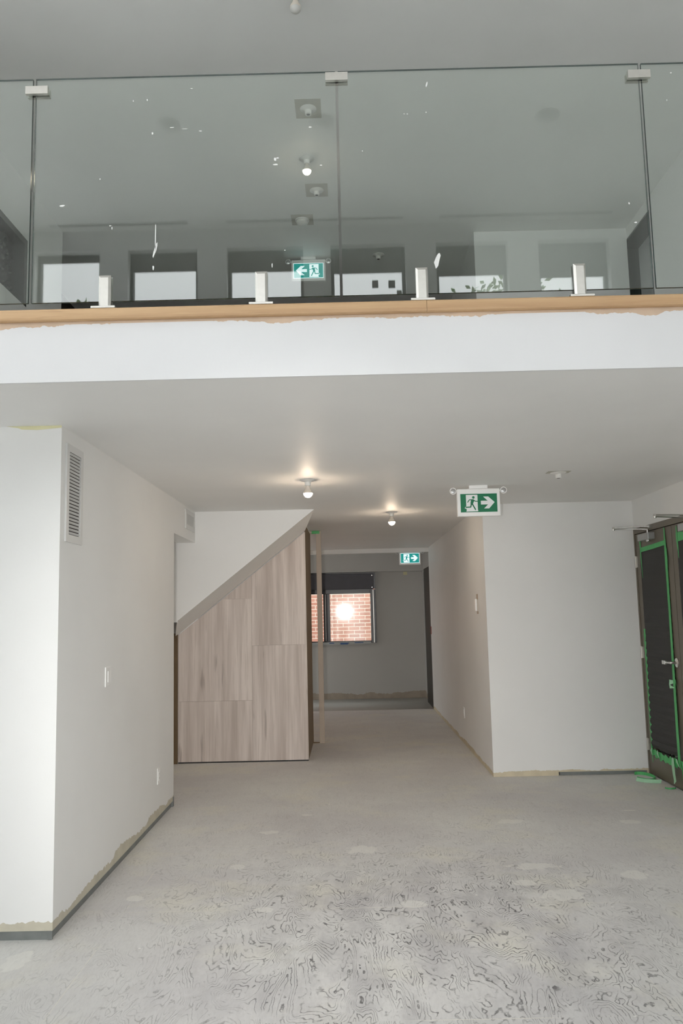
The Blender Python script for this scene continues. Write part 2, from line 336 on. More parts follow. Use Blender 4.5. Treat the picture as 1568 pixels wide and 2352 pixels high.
# ------------------------------------------------------------------ large structure
H = 2.55      # lower ceiling
U0, U1 = 2.857, 5.15   # upper floor, upper ceiling
YF = -0.50    # street facade, inner face
YB = 3.43     # balcony edge
struct(MB().box(-3.3, -0.7, -0.12, 3.2, 13.35, 0.0).build('floor', M_floor), 'grey scuffed plywood subfloor with dark grain')
struct(MB().box(-3.3, 13.35, -0.12, 3.2, 15.4, -0.012).build('floor.001', M_vinyl), 'dull grey-green floor of the vestibule by the far window')
struct(MB().box(-3.3, YB, H, 3.2, 13.36, 2.83).build('ceiling', [M_ceil]), 'lower ceiling under the balcony')
struct(MB().box(-3.12, YB - 0.012, H - 0.002, 2.752, YB - 0.0005, 2.83).build('wall_balcony_edge', [M_edge]), 'white painted balcony edge with ragged wood-toned smears along its top')
struct(MB().box(-3.12, YB + 0.13, 2.8301, 2.755, 9.35, U0).build('floor.002', M_floor), 'upper storey floor behind the railing')
struct(MB().box(-3.3, -0.7, U1, 3.2, 9.5, U1 + 0.15).build('ceiling.001', M_ceil_up), 'upper ceiling above the railing')
struct(MB().box(-3.3, 13.36, 2.80, 3.2, 15.4, 2.92).build('ceiling.002', M_ceil), 'ceiling of the vestibule behind the white beam')
# left block
wl_ = MB(); wl_.box(-3.12, 4.22, 0.045, -1.472, 4.34, H); wl_.box(-1.645, 4.34, 0.045, -1.472, 7.02, H)
struct(wl_.build('wall_left', M_wall_foot), 'white left wall with a raw patched foot')
struct(MB().box(-1.645, 7.0199, 2.25, -1.472, 8.0, H).build('wall_left_header', M_wall), 'header over the opening at the end of the left wall')
tr = MB(); tr.box(-3.12, 4.232, 0.0, -1.484, 4.33, 0.0445); tr.box(-1.635, 4.33, 0.0, -1.484, 7.01, 0.0445); tr.box(-1.50, 4.222, 0.004, -1.474, 4.2315, 0.05); tr.box(-1.4835, 6.985, 0.0, -1.470, 7.03, 0.075)
struct(tr.build('trim_1', M_track), 'grey steel stud track exposed under the left wall')
bh = MB(); bh.box(-2.0, 8.0, 0.0, -1.88, 9.0, H); bh.box(-1.8799, 8.965, 1.36, -1.62, 9.05, H)
bh.box(-2.02, 7.0, 0.0, -1.90, 8.0, H); bh.box(-1.9, 6.98, 0.0, -1.6451, 7.0199, H)
bh.box(-1.8999, 8.03, 1.485, -1.648, 8.06, H)
struct(bh.build('wall_niche', M_wall), 'white wall inside the opening beside the under-stair panelling')
struct(MB().box(-1.879, 8.94, 0.0, -1.834, 8.96, 1.36).build('trim_2', M_brownedge), 'brown board edge left of the panelling')
# stair soffit
sv = [(-1.646, 8.0, H), (-0.311, 8.0, H), (-1.646, 8.0, 1.498), (-1.86, 8.959, H), (-0.453, 8.959, H), (-0.453, 8.959, 2.436), (-1.86, 8.959, 1.329)]
struct(MB().add(sv, [(0, 2, 1), (2, 6, 5, 1), (1, 5, 4), (3, 4, 5, 6), (0, 3, 6, 2), (0, 1, 4, 3)]).build('wall_stair_soffit', M_wall), 'white sloping underside of the stairs')
struct(MB().box(-1.832, 8.9655, 0.0, -0.456, 8.978, 0.0135).build('trim_7', M_slot), 'black strip put in for the shade under the panelling')  # black strip stands in for shade in the gap below the boards
struct(MB().box(-1.86, 8.985, 0.0, -0.462, 10.13, H).build('wall_closet', M_wall), 'body of the closet under the stairs')
struct(MB().box(-0.4615, 8.981, 0.0, -0.455, 10.13, 2.52).build('trim_3', M_brownedge), 'brown board side of the under-stair closet')
# corridor and right side
wr = MB(); wr.box(1.31, 7.92, 0.0, 1.43, 13.35, H); wr.box(1.43, 7.92, 0.0, 1.913, 8.04, H); wr.box(1.913, 7.92, 0.032, 2.735, 8.04, H); wr.box(2.735, 7.92, 0.0, 2.7499, 8.04, H)
struct(wr.build('wall_right_front', M_wall_foot_r), 'white right-hand wall beside the corridor, cream bare board along its foot')
struct(MB().box(1.93, 7.935, 0.0, 2.735, 8.03, 0.0315).build('trim_4', M_track), 'dark gap and track under the right wall')
struct(MB().box(1.362, 13.3501, -0.011, 1.48, 15.3, 2.8).build('wall_vestibule_right', M_far))
fw = MB(); fw.box(-2.7, 15.2, -0.011, -1.72, 15.35, 2.8); fw.box(-1.72, 15.2, -0.011, 0.50, 15.35, 0.985); fw.box(-1.72, 15.2, 2.25, 0.50, 15.35, 2.8); fw.box(0.50, 15.2, -0.011, 1.362, 15.35, 2.8)
struct(fw.build('wall_back', M_far), 'grey far wall with ragged bare plaster at its foot')
struct(MB().box(-2.7, 10.1, 0.0, -2.6, 13.7, 2.8).box(-2.7, 13.7, 2.2, -2.6, 15.1, 2.8).box(-2.7, 15.1, 0.0, -2.6, 15.2, 2.8).build('wall_lobby_left', M_far))
wg = sthing('door_4', (-2.65, 14.4, 0), 'glazed side door of the vestibule')
MB().box(-2.67, 13.7, 0, -2.62, 13.76, 2.2).box(-2.67, 15.04, 0, -2.62, 15.1, 2.2).box(-2.67, 13.76, 0, -2.62, 15.04, 0.08).box(-2.67, 13.76, 2.12, -2.62, 15.04, 2.2).build('door_frame', M_blackmetal, wg)
MB().box(-2.648, 13.76, 0.08, -2.642, 15.04, 2.12).build('pane', M_pane, wg)
struct(MB().box(-2.7, 10.05, 0.0, -1.86, 10.13, H).build('wall_lobby_front', M_wall))
struct(MB().box(-2.6, 15.02, 2.262, 1.362, 15.199, 2.80).build('wall_bulkhead', M_far), 'grey bulkhead above the far window')
struct(MB().box(-2.6, 13.30, 2.480, 1.31, 13.42, 2.5495).build('trim_5', M_ceil, bevel=0.004), 'pale beam crossing the corridor ceiling before the far window')
# right wall with the double doors and the upper recess
wd = MB(); wd.box(2.75, -0.6, 0.0, 2.95, 6.06, H); wd.box(2.75, 6.06, 2.275, 2.95, 7.9199, H); wd.box(2.7501, 7.9199, 0.0, 2.95, 8.04, H)
wd.box(2.75, -0.6, H, 2.95, 7.0, U1); wd.box(2.75, 7.788, H, 2.95, 7.70 + 0.2, U1); wd.box(2.75, 7.0, 5.04, 2.95, 7.788, U1); wd.box(2.75, 7.0, H, 2.95, 7.788, U0); 
struct(wd.build('wall_right', M_wall), 'white right wall around the doors')
struct(MB().box(2.95, 7.9, 0, 3.1, 8.1, U1).box(2.951, 5.9, 0, 3.02, 8.1, 2.6).build('wall_right_outer', M_darkwall))
# upper back
struct(MB().box(1.289, 7.591, U0, 2.7499, 7.72, U1).box(1.289, 7.72, U0, 1.40, 9.35, U1).build('wall_upper_back', M_wall), 'white upper back wall on the right of the upstairs hall')
struct(MB().box(-3.3, 9.35, U0, 1.45, 9.5, U1).build('wall_upper_far', M_darkwall), 'dark brown wall at the end of the upstairs hall')
ul = MB(); ul.box(-2.78, 3.6, U0, -2.60, 5.0, U1); ul.box(-2.78, 5.0, U0, -2.60, 6.56, 4.105); ul.box(-2.78, 5.0, 4.68, -2.60, 6.56, U1); ul.box(-2.78, 6.56, U0, -2.60, 7.38, U1)
struct(ul.build('wall_upper_left', M_wall), 'white upper left wall with a dark wrapped window')
struct(MB().box(-3.3, 3.45, U0, -3.12, 9.4, U1).box(-3.3, 4.1, 0.0, -3.12, 13.0, H).build('wall_left_outer', M_darkwall))
fl_ = MB()
for (za, zb, zs, zt, ye) in ((0, H, 0.3, 2.4, 4.22), (H, U1, 3.2, 4.9, 3.6)):
    if za == 0:
        fl_.box(-3.25, -0.6, za, -3.12, ye, zb); continue
    fl_.box(-3.25, -0.6, za, -3.12, ye, zs); fl_.box(-3.25, -0.6, zt, -3.12, ye, zb); fl_.box(-3.25, -0.6, zs, -3.12, -0.1, zt); fl_.box(-3.25, 3.2, zs, -3.12, ye, zt); fl_.box(-3.25, 1.5, zs, -3.12, 1.6, zt)
struct(fl_.build('wall_front_left', M_wall), 'white side wall of the double-height room')
# street facade behind the camera
WX = [(-2.86, -2.25), (-1.985, -1.335), (-1.06, -0.345), (-0.09, 0.61), (0.895, 1.565), (1.85, 2.51)]
OVH = [4.885, 4.778, 4.752, 4.715, 4.665, 4.625]
fa = MB(); y0, y1 = YF - 0.22, YF
fa.box(-3.25, y0, 0, 2.95, y1, 0.35); fa.box(-3.25, y0, 2.45, 2.95, y1, 3.15); fa.box(-3.25, y0, 4.96, 2.95, y1, U1)
xs = [-3.25] + [v for w in WX for v in w] + [2.95]
for i in range(0, len(xs), 2):
    fa.box(xs[i], y0, 0.35, xs[i + 1], y1, 2.45); fa.box(xs[i], y0, 3.15, xs[i + 1], y1, 4.96)
struct(fa.build('wall_front', M_wall), 'white street wall with tall windows behind the camera, seen mirrored in the railing glass')
n = 2
for (za, zb) in ((3.2, 4.9),):  # side windows added out of view to brighten the upper ceiling
    for (a, b) in ((-0.1, 1.5), (1.6, 3.2)):
        w = sthing('window_%d' % n, (-3.19, (a + b) / 2, za)); n += 1
        MB().box(-3.22, a, za, -3.16, a + 0.03, zb).box(-3.22, b - 0.03, za, -3.16, b, zb).box(-3.22, a + 0.03, za, -3.16, b - 0.03, za + 0.03).box(-3.22, a + 0.03, zb - 0.03, -3.16, b - 0.03, zb).build('window_frame', M_frame, w)
        MB().box(-3.194, a + 0.03, za + 0.03, -3.188, b - 0.03, zb - 0.03).build('pane', M_pane, w)
for k, (a, b) in enumerate(WX):
    for (za, zb) in ((3.15, 4.96), (0.35, 2.45)):
        w = sthing('window_%d' % n, ((a + b) / 2, YF - 0.12, za), None); n += 1
        f = MB(); t = 0.03
        f.box(a, YF - 0.15, za, a + t, YF - 0.09, zb); f.box(b - t, YF - 0.15, za, b, YF - 0.09, zb); f.box(a + t, YF - 0.15, za, b - t, YF - 0.09, za + t); f.box(a + t, YF - 0.15, zb - t, b - t, YF - 0.09, zb)
        f.build('window_frame', M_frame, w)
        MB().box(a + t, YF - 0.124, za + t, b - t, YF - 0.118, zb - t).build('pane', M_pane, w)
        if za > 3:
            MB().box(a + t + 0.001, YF - 0.10, OVH[k], b - t - 0.001, YF - 0.085, 4.93 - 0.001).build('overhang_strip', M_overhang, w)  # stepped grey strip standing in for a sloping overhang outside
    if k == 3:
        pass
for q, (a, b, c, d) in enumerate(((0.296, 4.577, 0.354, 4.654), (0.449, 4.573, 0.513, 4.65), (0.527, 4.508, 0.574, 4.551))):
    tag(MB().box(a, YF - 0.117, b, c, YF - 0.1155, d).build('window_sticker', M_sticker), ['left dark square sticker on a street window, mirrored in the railing glass', 'middle dark square sticker on a street window, mirrored in the railing glass', 'smallest dark sticker, lowest of three mirrored in the railing glass'][q], 'sticker', 'stickers on the street window')
# outdoors
struct(MB().box(-30, -40, -0.4, 30, y0 - 0.001, -0.125).box(-30, y0 - 0.001, -0.4, -3.4, 9, -0.125).build('ground', M_bounce_street), 'street in front of the building')
struct(MB().box(-12, 15.36, -0.4, 12, 17.8, -0.2).build('ground.001', M_conc), 'narrow alley floor behind the far window')
tag(MB().box(-7, 17.8, -0.2, 7, 18.1, 4.6).build('brick_wall', M_brick), 'red brick wall with pale mortar outside the far window', 'wall')
def tree(x, y, zc, r, label):
    t = thing('tree', (x, y, -0.125), label, 'tree', 'street trees')
    MB().tube([(x, y, -0.13), (x + 0.1, y, zc * 0.5), (x, y, zc)], [0.14, 0.1, 0.04], 8).build('trunk', M_bark, t)
    mb = MB()
    cl = [(random.gauss(0, r * 0.5), random.gauss(0, r * 0.5), random.gauss(0, r * 0.35)) for _ in range(16)]
    for i in range(2200):
        c = random.choice(cl); p = Vector((x + c[0] + random.gauss(0, r * 0.17), y + c[1] + random.gauss(0, r * 0.17), zc + c[2] + random.gauss(0, r * 0.14)))
        u = Vector((random.gauss(0, 1), random.gauss(0, 1), random.gauss(0, 1))).normalized(); w_ = u.orthogonal().normalized(); s_ = 0.075
        mb.add([p - u * s_, p + w_ * s_ * 0.5, p + u * s_, p - w_ * s_ * 0.5], [(0, 1, 2, 3)])
    mb.build('foliage', M_leaf, t)
TREES = [(-5.6, -8.5, 6.7, 1.2, 'leafy treetop mirrored low in the left end of the railing glass'), (3.1, -8.5, 6.9, 1.4, 'leafy treetop mirrored beside the third post of the railing'), (6.9, -8.8, 7.1, 1.5, 'leafy treetop mirrored beside the rightmost post of the railing')]
for a in TREES: tree(*a)

# ------------------------------------------------------------------ far window
w1 = sthing('window_1', (-0.6, 15.2, 0.985), 'black framed window with a charcoal blind box, brick wall outside')
f = MB(); f.box(-1.72, 15.17, 0.985, -1.62, 15.28, 1.95); f.box(0.405, 15.17, 0.985, 0.50, 15.28, 1.95); f.box(-1.62, 15.17, 1.878, 0.405, 15.28, 1.95); f.box(-1.62, 15.17, 0.985, 0.405, 15.28, 1.025)
f.box(-0.455, 15.16, 1.025, -0.415, 15.27, 1.878); f.box(-0.385, 15.17, 1.025, -0.335, 15.28, 1.878)
f.build('window_frame', M_blackmetal, w1, bevel=0.004)
MB().box(-0.415, 15.17, 1.025, -0.385, 15.24, 1.878).build('mullion', M_cassette, w1)
MB().box(-0.335, 15.225, 1.025, 0.405, 15.231, 1.878).build('pane', M_pane_dusty, w1); MB().box(-1.62, 15.235, 1.025, -0.455, 15.241, 1.878).build('pane', M_pane, w1)
bx = MB().box(-1.70, 15.10, 1.955, 0.47, 15.19, 2.235).build('blind_box', M_cassette, w1, bevel=0.005)
MB().box(-1.72, 15.09, 2.236, 0.50, 15.195, 2.256).build('head_trim', M_blackmetal, w1); MB().box(0.47, 15.09, 1.955, 0.50, 15.195, 2.235).box(-1.68, 15.085, 1.945, 0.45, 15.10, 1.9535).build('end_bracket', M_blackmetal, w1)
for z in (2.20, 1.985): MB().lathe([(0.007, -0.004), (0.007, 0)], (0.44, 15.099, z), 10, 'y').build('screw', M_chrome, bx)
MB().box(0.452, 15.13, 0.99, 0.462, 15.169, 1.94).build('guide_rail', M_steel, w1); MB().box(-0.42, 15.135, 1.03, -0.41, 15.159, 1.87).build('guide_rail', M_steel, w1)
lg = MB().box(-1.62, 15.14, 0.962, 0.40, 15.169, 1.008).build('window_sill', M_ledge, w1)
for (a, b, c) in ((-0.36, -0.27, 0.985), (-0.16, 0.0, 0.982), (0.10, 0.26, 0.988), (-0.16, -0.02, 0.966)):
    MB().box(a, 15.137, c, b, 15.1395, c + 0.015).build('blue_label', M_blue, lg)
# dark door in the vestibule
d3 = sthing('door_3', (1.355, 13.95, 0), 'dark brown door at the right end of the corridor')
MB().box(1.33, 13.43, -0.01, 1.361, 14.5, 2.262).build('door_frame', M_darkdoor, d3); MB().box(1.322, 13.49, -0.01, 1.3295, 14.44, 2.2).build('leaf', M_darkdoor, d3)
tag(MB().box(1.301, 13.26, 1.17, 1.3095, 13.33, 1.29).build('alarm_box', M_red, bevel=0.002), 'small dark red box on the corridor wall by the far door', 'alarm')
tag(MB().box(1.02, 15.1955, 2.20, 1.09, 15.1995, 2.255).build('paint_smear', M_yellow), 'small yellow paint mark at the top of the far grey wall', 'paint mark')

# ------------------------------------------------------------------ under-stair panelling
def slope(x): return 1.498 + 0.788 * (x + 1.646) - 0.012
def board(x0, x1, z0, z1, label):
    pts = [(x0, z0), (x1, z0)]
    zt1, zt0 = min(z1, slope(x1)), min(z1, slope(x0))
    pts.append((x1, zt1))
    if zt1 == z1 and zt0 < z1: xc = (z1 + 0.012 - 1.498) / 0.788 - 1.646; pts.append((xc, z1))
    pts.append((x0, zt0))
    o = MB().prism(pts, 'y', 8.962, 8.98).build('wood_panel', M_veneer, bevel=0.0008, loc=((x0 + x1) / 2, 8.97, z0))
    return tag(o, label, 'panel', 'grey oak boards under the stairs')
g_ = 0.0012
board(-1.832, -1.04 - g_, 0.014, 0.64 - g_, 'lowest grey oak board at the left, on the floor under the stairs')
board(-1.832, -1.04 - g_, 0.64, 1.716 - g_, 'middle grey oak board on the left below the sloping soffit')
board(-1.354, -1.04 - g_, 1.716, 3, 'small cut triangle of grey oak board under the slope, left column')
board(-1.04, -0.453, 0.014, 1.215 - g_, 'lower right grey oak board standing on the floor beside the corridor')
board(-1.04, -0.453, 1.215, 3, 'tall upper right grey oak board with slanted top beside the corridor')
cf = thing('closet_frame', (-0.40, 10.17, 0), 'narrow pale timber frame standing past the under-stair panelling, green tape on its head', 'frame')
MB().box(-0.480, 10.135, 0.0, -0.452, 10.20, 2.515).build('post', M_brownedge, cf, bevel=0.002); MB().box(-0.378, 10.135, 0.0, -0.318, 10.20, 2.515).build('post', M_timber, cf, bevel=0.002)
hd = MB().box(-0.480, 10.135, 2.516, -0.318, 10.20, 2.545).build('head_rail', M_timber, cf)
MB().box(-0.43, 10.1335, 2.512, -0.335, 10.1345, 2.5465).build('green_tape', M_tape, hd)
MB().box(-0.4515, 10.14, 0.0, -0.379, 10.19, 0.008).build('threshold', M_brownedge, cf)

# ------------------------------------------------------------------ balcony: cap, glass, clamps, spigots
def cap(x0, x1, label):
    pts = [(3.392, 2.824), (3.392, 2.855), (3.396, 2.861), (3.402, 2.864), (3.56, 2.864), (3.56, 2.8305), (3.4175, 2.8305), (3.4175, 2.8125), (3.402, 2.8125), (3.395, 2.816)]
    tag(MB().prism(pts, 'x', x0, x1).build('wooden_cap', M_beech, loc=((x0 + x1) / 2, 3.47, 2.83)), label, 'ledge', 'beech caps along the balcony edge')
cap(-3.118, 0.3632, 'long left length of beech wood capping the balcony edge'); cap(0.3645, 2.748, 'right length of beech wood capping the balcony edge, from the joint rightward')
GZ0, GZ1 = 2.908, 3.952; GY0, GY1 = 3.438, 3.450
railing = thing('glass_railing', (0, 3.444, 2.864), 'frameless glass balcony railing with steel clamps and short steel posts on the wood cap', 'railing')
def glass(x0, x1, label, flecks):
    m = MB(); m.box(x0, GY0, GZ0, x1, GY1, GZ1)
    m.m = [1, 1, 0, 0, 1, 1]
    o = m.build('glass_panel', [M_rail_glass, M_glass_edge], railing)
    for (x, z, w, h, ang) in flecks:
        n_ = 9; pts = []
        for i in range(n_):
            a = 2 * PI * i / n_; r = random.uniform(0.6, 1.0); u, v = r * math.cos(a) * w / 2, r * math.sin(a) * h / 2
            pts.append((x + u * math.cos(ang) - v * math.sin(ang), z + u * math.sin(ang) + v * math.cos(ang)))
        MB().prism(pts, 'y', GY0 - 0.001, GY0 - 0.0001).build('paint_fleck', M_fleck, o)
FL = FLECKS = {0: [], 1: [], 2: [], 3: []}
FL.update({0: [], 1: [(-0.276, 3.541, 0.0133, 0.019, 0.0), (-0.275, 3.516, 0.0265, 0.0095, 0.0), (-0.266, 3.546, 0.019, 0.0076, 0.0), (-0.075, 3.507, 0.0152, 0.0057, 0.0), (-1.215, 3.349, 0.0303, 0.0095, 0.0), (-1.003, 3.251, 0.0152, 0.0057, 0.0), (-0.995, 3.24, 0.0057, 0.0152, 0.0), (-0.804, 3.193, 0.0057, 0.1706, 0.0), (-0.806, 3.134, 0.0133, 0.0758, -0.25), (-0.646, 3.886, 0.0152, 0.0038, 0.0), (-0.607, 3.683, 0.0171, 0.0057, 0.0), (-0.733, 3.703, 0.0227, 0.0038, 0.0), (-0.675, 3.695, 0.0379, 0.0028, 0.0), (-0.82, 3.677, 0.0095, 0.0152, 0.0), (-0.296, 3.051, 0.0057, 0.0303, 0.0), (-0.24, 3.119, 0.0057, 0.0057, 0.0), (-1.05, 3.468, 0.0057, 0.0095, 0.0), (-0.906, 3.834, 0.0038, 0.0133, 0.0), (-0.844, 3.837, 0.0057, 0.0133, 0.0), (-0.12, 3.688, 0.0171, 0.0076, 0.0), (-0.813, 3.054, 0.0095, 0.0265, 0.0)], 2: [(0.403, 3.875, 0.0095, 0.0341, -0.25), (0.421, 3.056, 0.0265, 0.0834, -0.25), (1.267, 3.294, 0.0076, 0.0152, 0.0), (1.29, 3.206, 0.0171, 0.0076, 0.0), (0.396, 3.744, 0.0057, 0.0057, 0.0), (0.299, 3.739, 0.0114, 0.0038, 0.0), (0.313, 3.738, 0.0095, 0.0038, 0.0), (0.109, 3.569, 0.0038, 0.0076, 0.0)], 3: [(1.492, 3.901, 0.0095, 0.0076, 0.0), (1.465, 3.772, 0.0038, 0.0095, 0.0), (1.431, 3.304, 0.0019, 0.0019, 0.0)]})
glass(-2.60, -1.357, 'leftmost glass railing panel, cut off by the left edge of the photo', FL[0])
glass(-1.343, -0.004, 'wide glass railing panel left of the middle joint, lit bulb seen through it', FL[1])
glass(0.008, 1.349, 'wide glass railing panel right of the middle joint, big white paint fleck low on it', FL[2])
glass(1.361, 2.60, 'rightmost glass railing panel, cut off by the right edge of the photo', FL[3])
def clamp(x, z):
    f = MB().box(x - 0.050, 3.420, z - 0.0185, x + 0.050, 3.4378, z + 0.0185).build('glass_clamp', M_steel, railing, bevel=0.0015)
    MB().box(x - 0.050, 3.4502, z - 0.0185, x + 0.050, 3.466, z + 0.0185).build('back_plate', M_steel, f, bevel=0.0015)
clamp(-1.334, 3.889); clamp(0.002, 3.918); clamp(1.345, 3.892)
def spigot(x, zb):
    b_ = MB().box(x - 0.052, 3.398, zb, x + 0.052, 3.490, zb + 0.010).build('post_base', M_steel, railing, bevel=0.002)
    # chamfered square post with hipped top, slotted for the glass
    m = []
    for (ya, yb, sgn) in ((3.418, 3.4375, 1), (3.4505, 3.470, -1)):
        yo, yi = (ya, yb) if sgn == 1 else (yb, ya); w_, c_ = 0.026, 0.009
        sec = [(x - w_, yi), (x - w_, yo + sgn * c_), (x - w_ + c_, yo), (x + w_ - c_, yo), (x + w_, yo + sgn * c_), (x + w_, yi)]
        zt = 3.0205; lo = [(p, y, zb + 0.0102) for p, y in sec]
        hi = [(x - w_, yi, zt), (x - w_, yo + sgn * c_, zt), (x - w_ + c_, yo, zt - 0.013), (x + w_ - c_, yo, zt - 0.013), (x + w_, yo + sgn * c_, zt), (x + w_, yi, zt)]
        fs = [(i, i + 1, i + 7, i + 6) for i in range(5)] + [(5, 0, 6, 11), (0, 5, 4, 3, 2, 1), (7, 10, 9, 8), (6, 11, 10, 7)]
        MB().add(lo + hi, fs).build('post_jaw', M_steel, b_)
for x in (-1.020, -0.343, 0.350, 1.030): spigot(x, 2.8642)

# ------------------------------------------------------------------ lamps, sockets, detectors
def lampholder(name, x, y, z, label, cat, bulb=None, patch=None, group=None):
    t = thing(name, (x, y, z), label, cat, group)
    top = z - 0.0003
    if patch:
        MB().box(x - patch[0] / 2 + patch[2], y - patch[1] / 2, z - 0.0015, x + patch[0] / 2 + patch[2], y + patch[1] / 2, z - 0.0003).build('bare_patch', M_patch, t); top = z - 0.0016
    MB().lathe([(0.058, top - z), (0.060, -0.004), (0.052, -0.008), (0.030, -0.013), (0.024, -0.018), (0.0225, -0.045), (0.019, -0.046)], (x, y, z), 32).build('lampholder', M_socket, t, smooth=True)
    if bulb:
        nk, gb = bulb
        MB().lathe([(0.0125, -0.0465), (0.014, -0.052), (0.0165, -0.060), (0.022, -0.074), (0.029, -0.086), (0.0325, -0.094), (0.0341, -0.104)], (x, y, z), 24).build('bulb_neck', nk, t, smooth=True)
        pr = [(0.0339, -0.1042)] + [(0.034 * math.cos(a), -0.101 - 0.034 * math.sin(a)) for a in [math.radians(v) for v in (10, 18, 36, 54, 70, 82)]]
        MB().lathe(pr, (x, y, z), 24).build('bulb', gb, t, smooth=True)
    else:
        MB().lathe([(0.013, -0.0462), (0.011, -0.040)], (x, y, z), 16).build('contact', M_slot, t)
    return t
lampholder('ceiling_lamp', -0.285, 6.20, H, 'lit bare bulb on the lower ceiling above the under-stair panelling, the nearer one', 'lamp', (M_bulb_neck, M_bulb_on), group='bare bulbs in white lampholders')
lampholder('ceiling_lamp', 0.462, 8.37, H, 'lit bare bulb on the lower ceiling inside the corridor, the farther one', 'lamp', (M_bulb_neck, M_bulb_on), group='bare bulbs in white lampholders')
lampholder('ceiling_lamp', -0.249, 6.22, U1, 'lit bare bulb on the upper ceiling seen through the railing glass', 'lamp', (M_bulb_neck, M_bulb_on_up), group='bare bulbs in white lampholders')
lampholder('ceiling_lamp', -0.226, 4.43, U1, 'unlit bare bulb at the very top edge of the photo', 'lamp', (M_bulb_neck, M_bulb_off), group='bare bulbs in white lampholders')
lampholder('ceiling_lamp', -1.60, 12.3, H, 'unseen lit bulb added in the lobby to brighten the far room', 'lamp', (M_bulb_neck, M_bulb_on), group='bare bulbs in white lampholders')  # extra bulb, out of view, added to light the lobby end
lampholder('lampholder', 1.590, 6.11, H, 'empty white lampholder with a bare patch on the lower ceiling, right of the exit sign', 'lampholder', None, (0.17, 0.10, 0.0), 'empty lampholders')
lampholder('lampholder', -0.205, 5.56, U1, 'empty white lampholder on a bare square patch, the nearest on the upper ceiling', 'lampholder', None, (0.185, 0.23, 0.0), 'empty lampholders')
lampholder('lampholder', -0.188, 6.72, U1, 'empty white lampholder on the upper ceiling just behind the lit bulb', 'lampholder', None, (0.19, 0.22, 0.0), 'empty lampholders')
lampholder('lampholder', 0.388, 8.05, U1, 'small distant empty lampholder upstairs, right of the centre joint', 'lampholder', None, None, 'empty lampholders')
t = thing('smoke_detector', (-0.341, 7.254, U1), 'round white smoke detector on the upper ceiling above the upstairs exit sign', 'smoke detector')
MB().box(-0.44, 7.15, U1 - 0.0015, -0.24, 7.355, U1 - 0.0003).build('bare_patch', M_patch, t)
MB().lathe([(0.065, -0.0016), (0.065, -0.010), (0.055, -0.014), (0.052, -0.036), (0.040, -0.046), (0.0, -0.048)][:-1] + [(0.004, -0.048)], (-0.341, 7.254, U1), 32).build('body', M_socket, t, smooth=True)
# diffusers mirrored in the glass (above and behind the balcony edge, towards the street)
for q, (x, y, lb) in enumerate(((-1.25, 1.17, 'round white ceiling diffuser mirrored in the left glass panel'), (-0.115, 1.16, 'round white ceiling diffuser mirrored beside the middle joint'), (1.55, 1.16, 'round white ceiling diffuser mirrored in the right glass panel'))):
    t = thing('round_diffuser', (x, y, U1), lb, 'diffuser', 'round ceiling diffusers')
    for (r0, r1, z0) in ((0.092, 0.080, 0.0005), (0.066, 0.058, 0.010), (0.044, 0.036, 0.018)):
        MB().lathe([(r1, -z0), (r0, -z0), (r0, -z0 - 0.004), (r1 - 0.006, -z0 - 0.012)], (x, y, U1), 32).build('ring', M_vent, t, smooth=True)
    MB().lathe([(0.078, -0.0004), (0.078, -0.0007)], (x, y, U1), 32).build('throat', M_void, t)
for (a, b, lb) in ((-2.68, -1.40, 'left dark slot diffuser on the ceiling, mirrored in the glass'), (-1.045, 0.585, 'middle dark slot diffuser on the ceiling, mirrored in the glass'), (0.926, 2.514, 'right dark slot diffuser on the ceiling, mirrored in the glass')):
    t = thing('slot_diffuser', ((a + b) / 2, -0.37, U1), lb, 'diffuser', 'linear slot diffusers')
    MB().box(a, -0.40, U1 - 0.004, b, -0.385, U1 - 0.0003).box(a, -0.375, U1 - 0.004, b, -0.365, U1 - 0.0003).box(a, -0.355, U1 - 0.004, b, -0.34, U1 - 0.0003).build('frame', M_vent, t)
    MB().box(a, -0.385, U1 - 0.002, b, -0.375, U1 - 0.0003).box(a, -0.365, U1 - 0.002, b, -0.355, U1 - 0.0003).build('slot', M_slot, t)

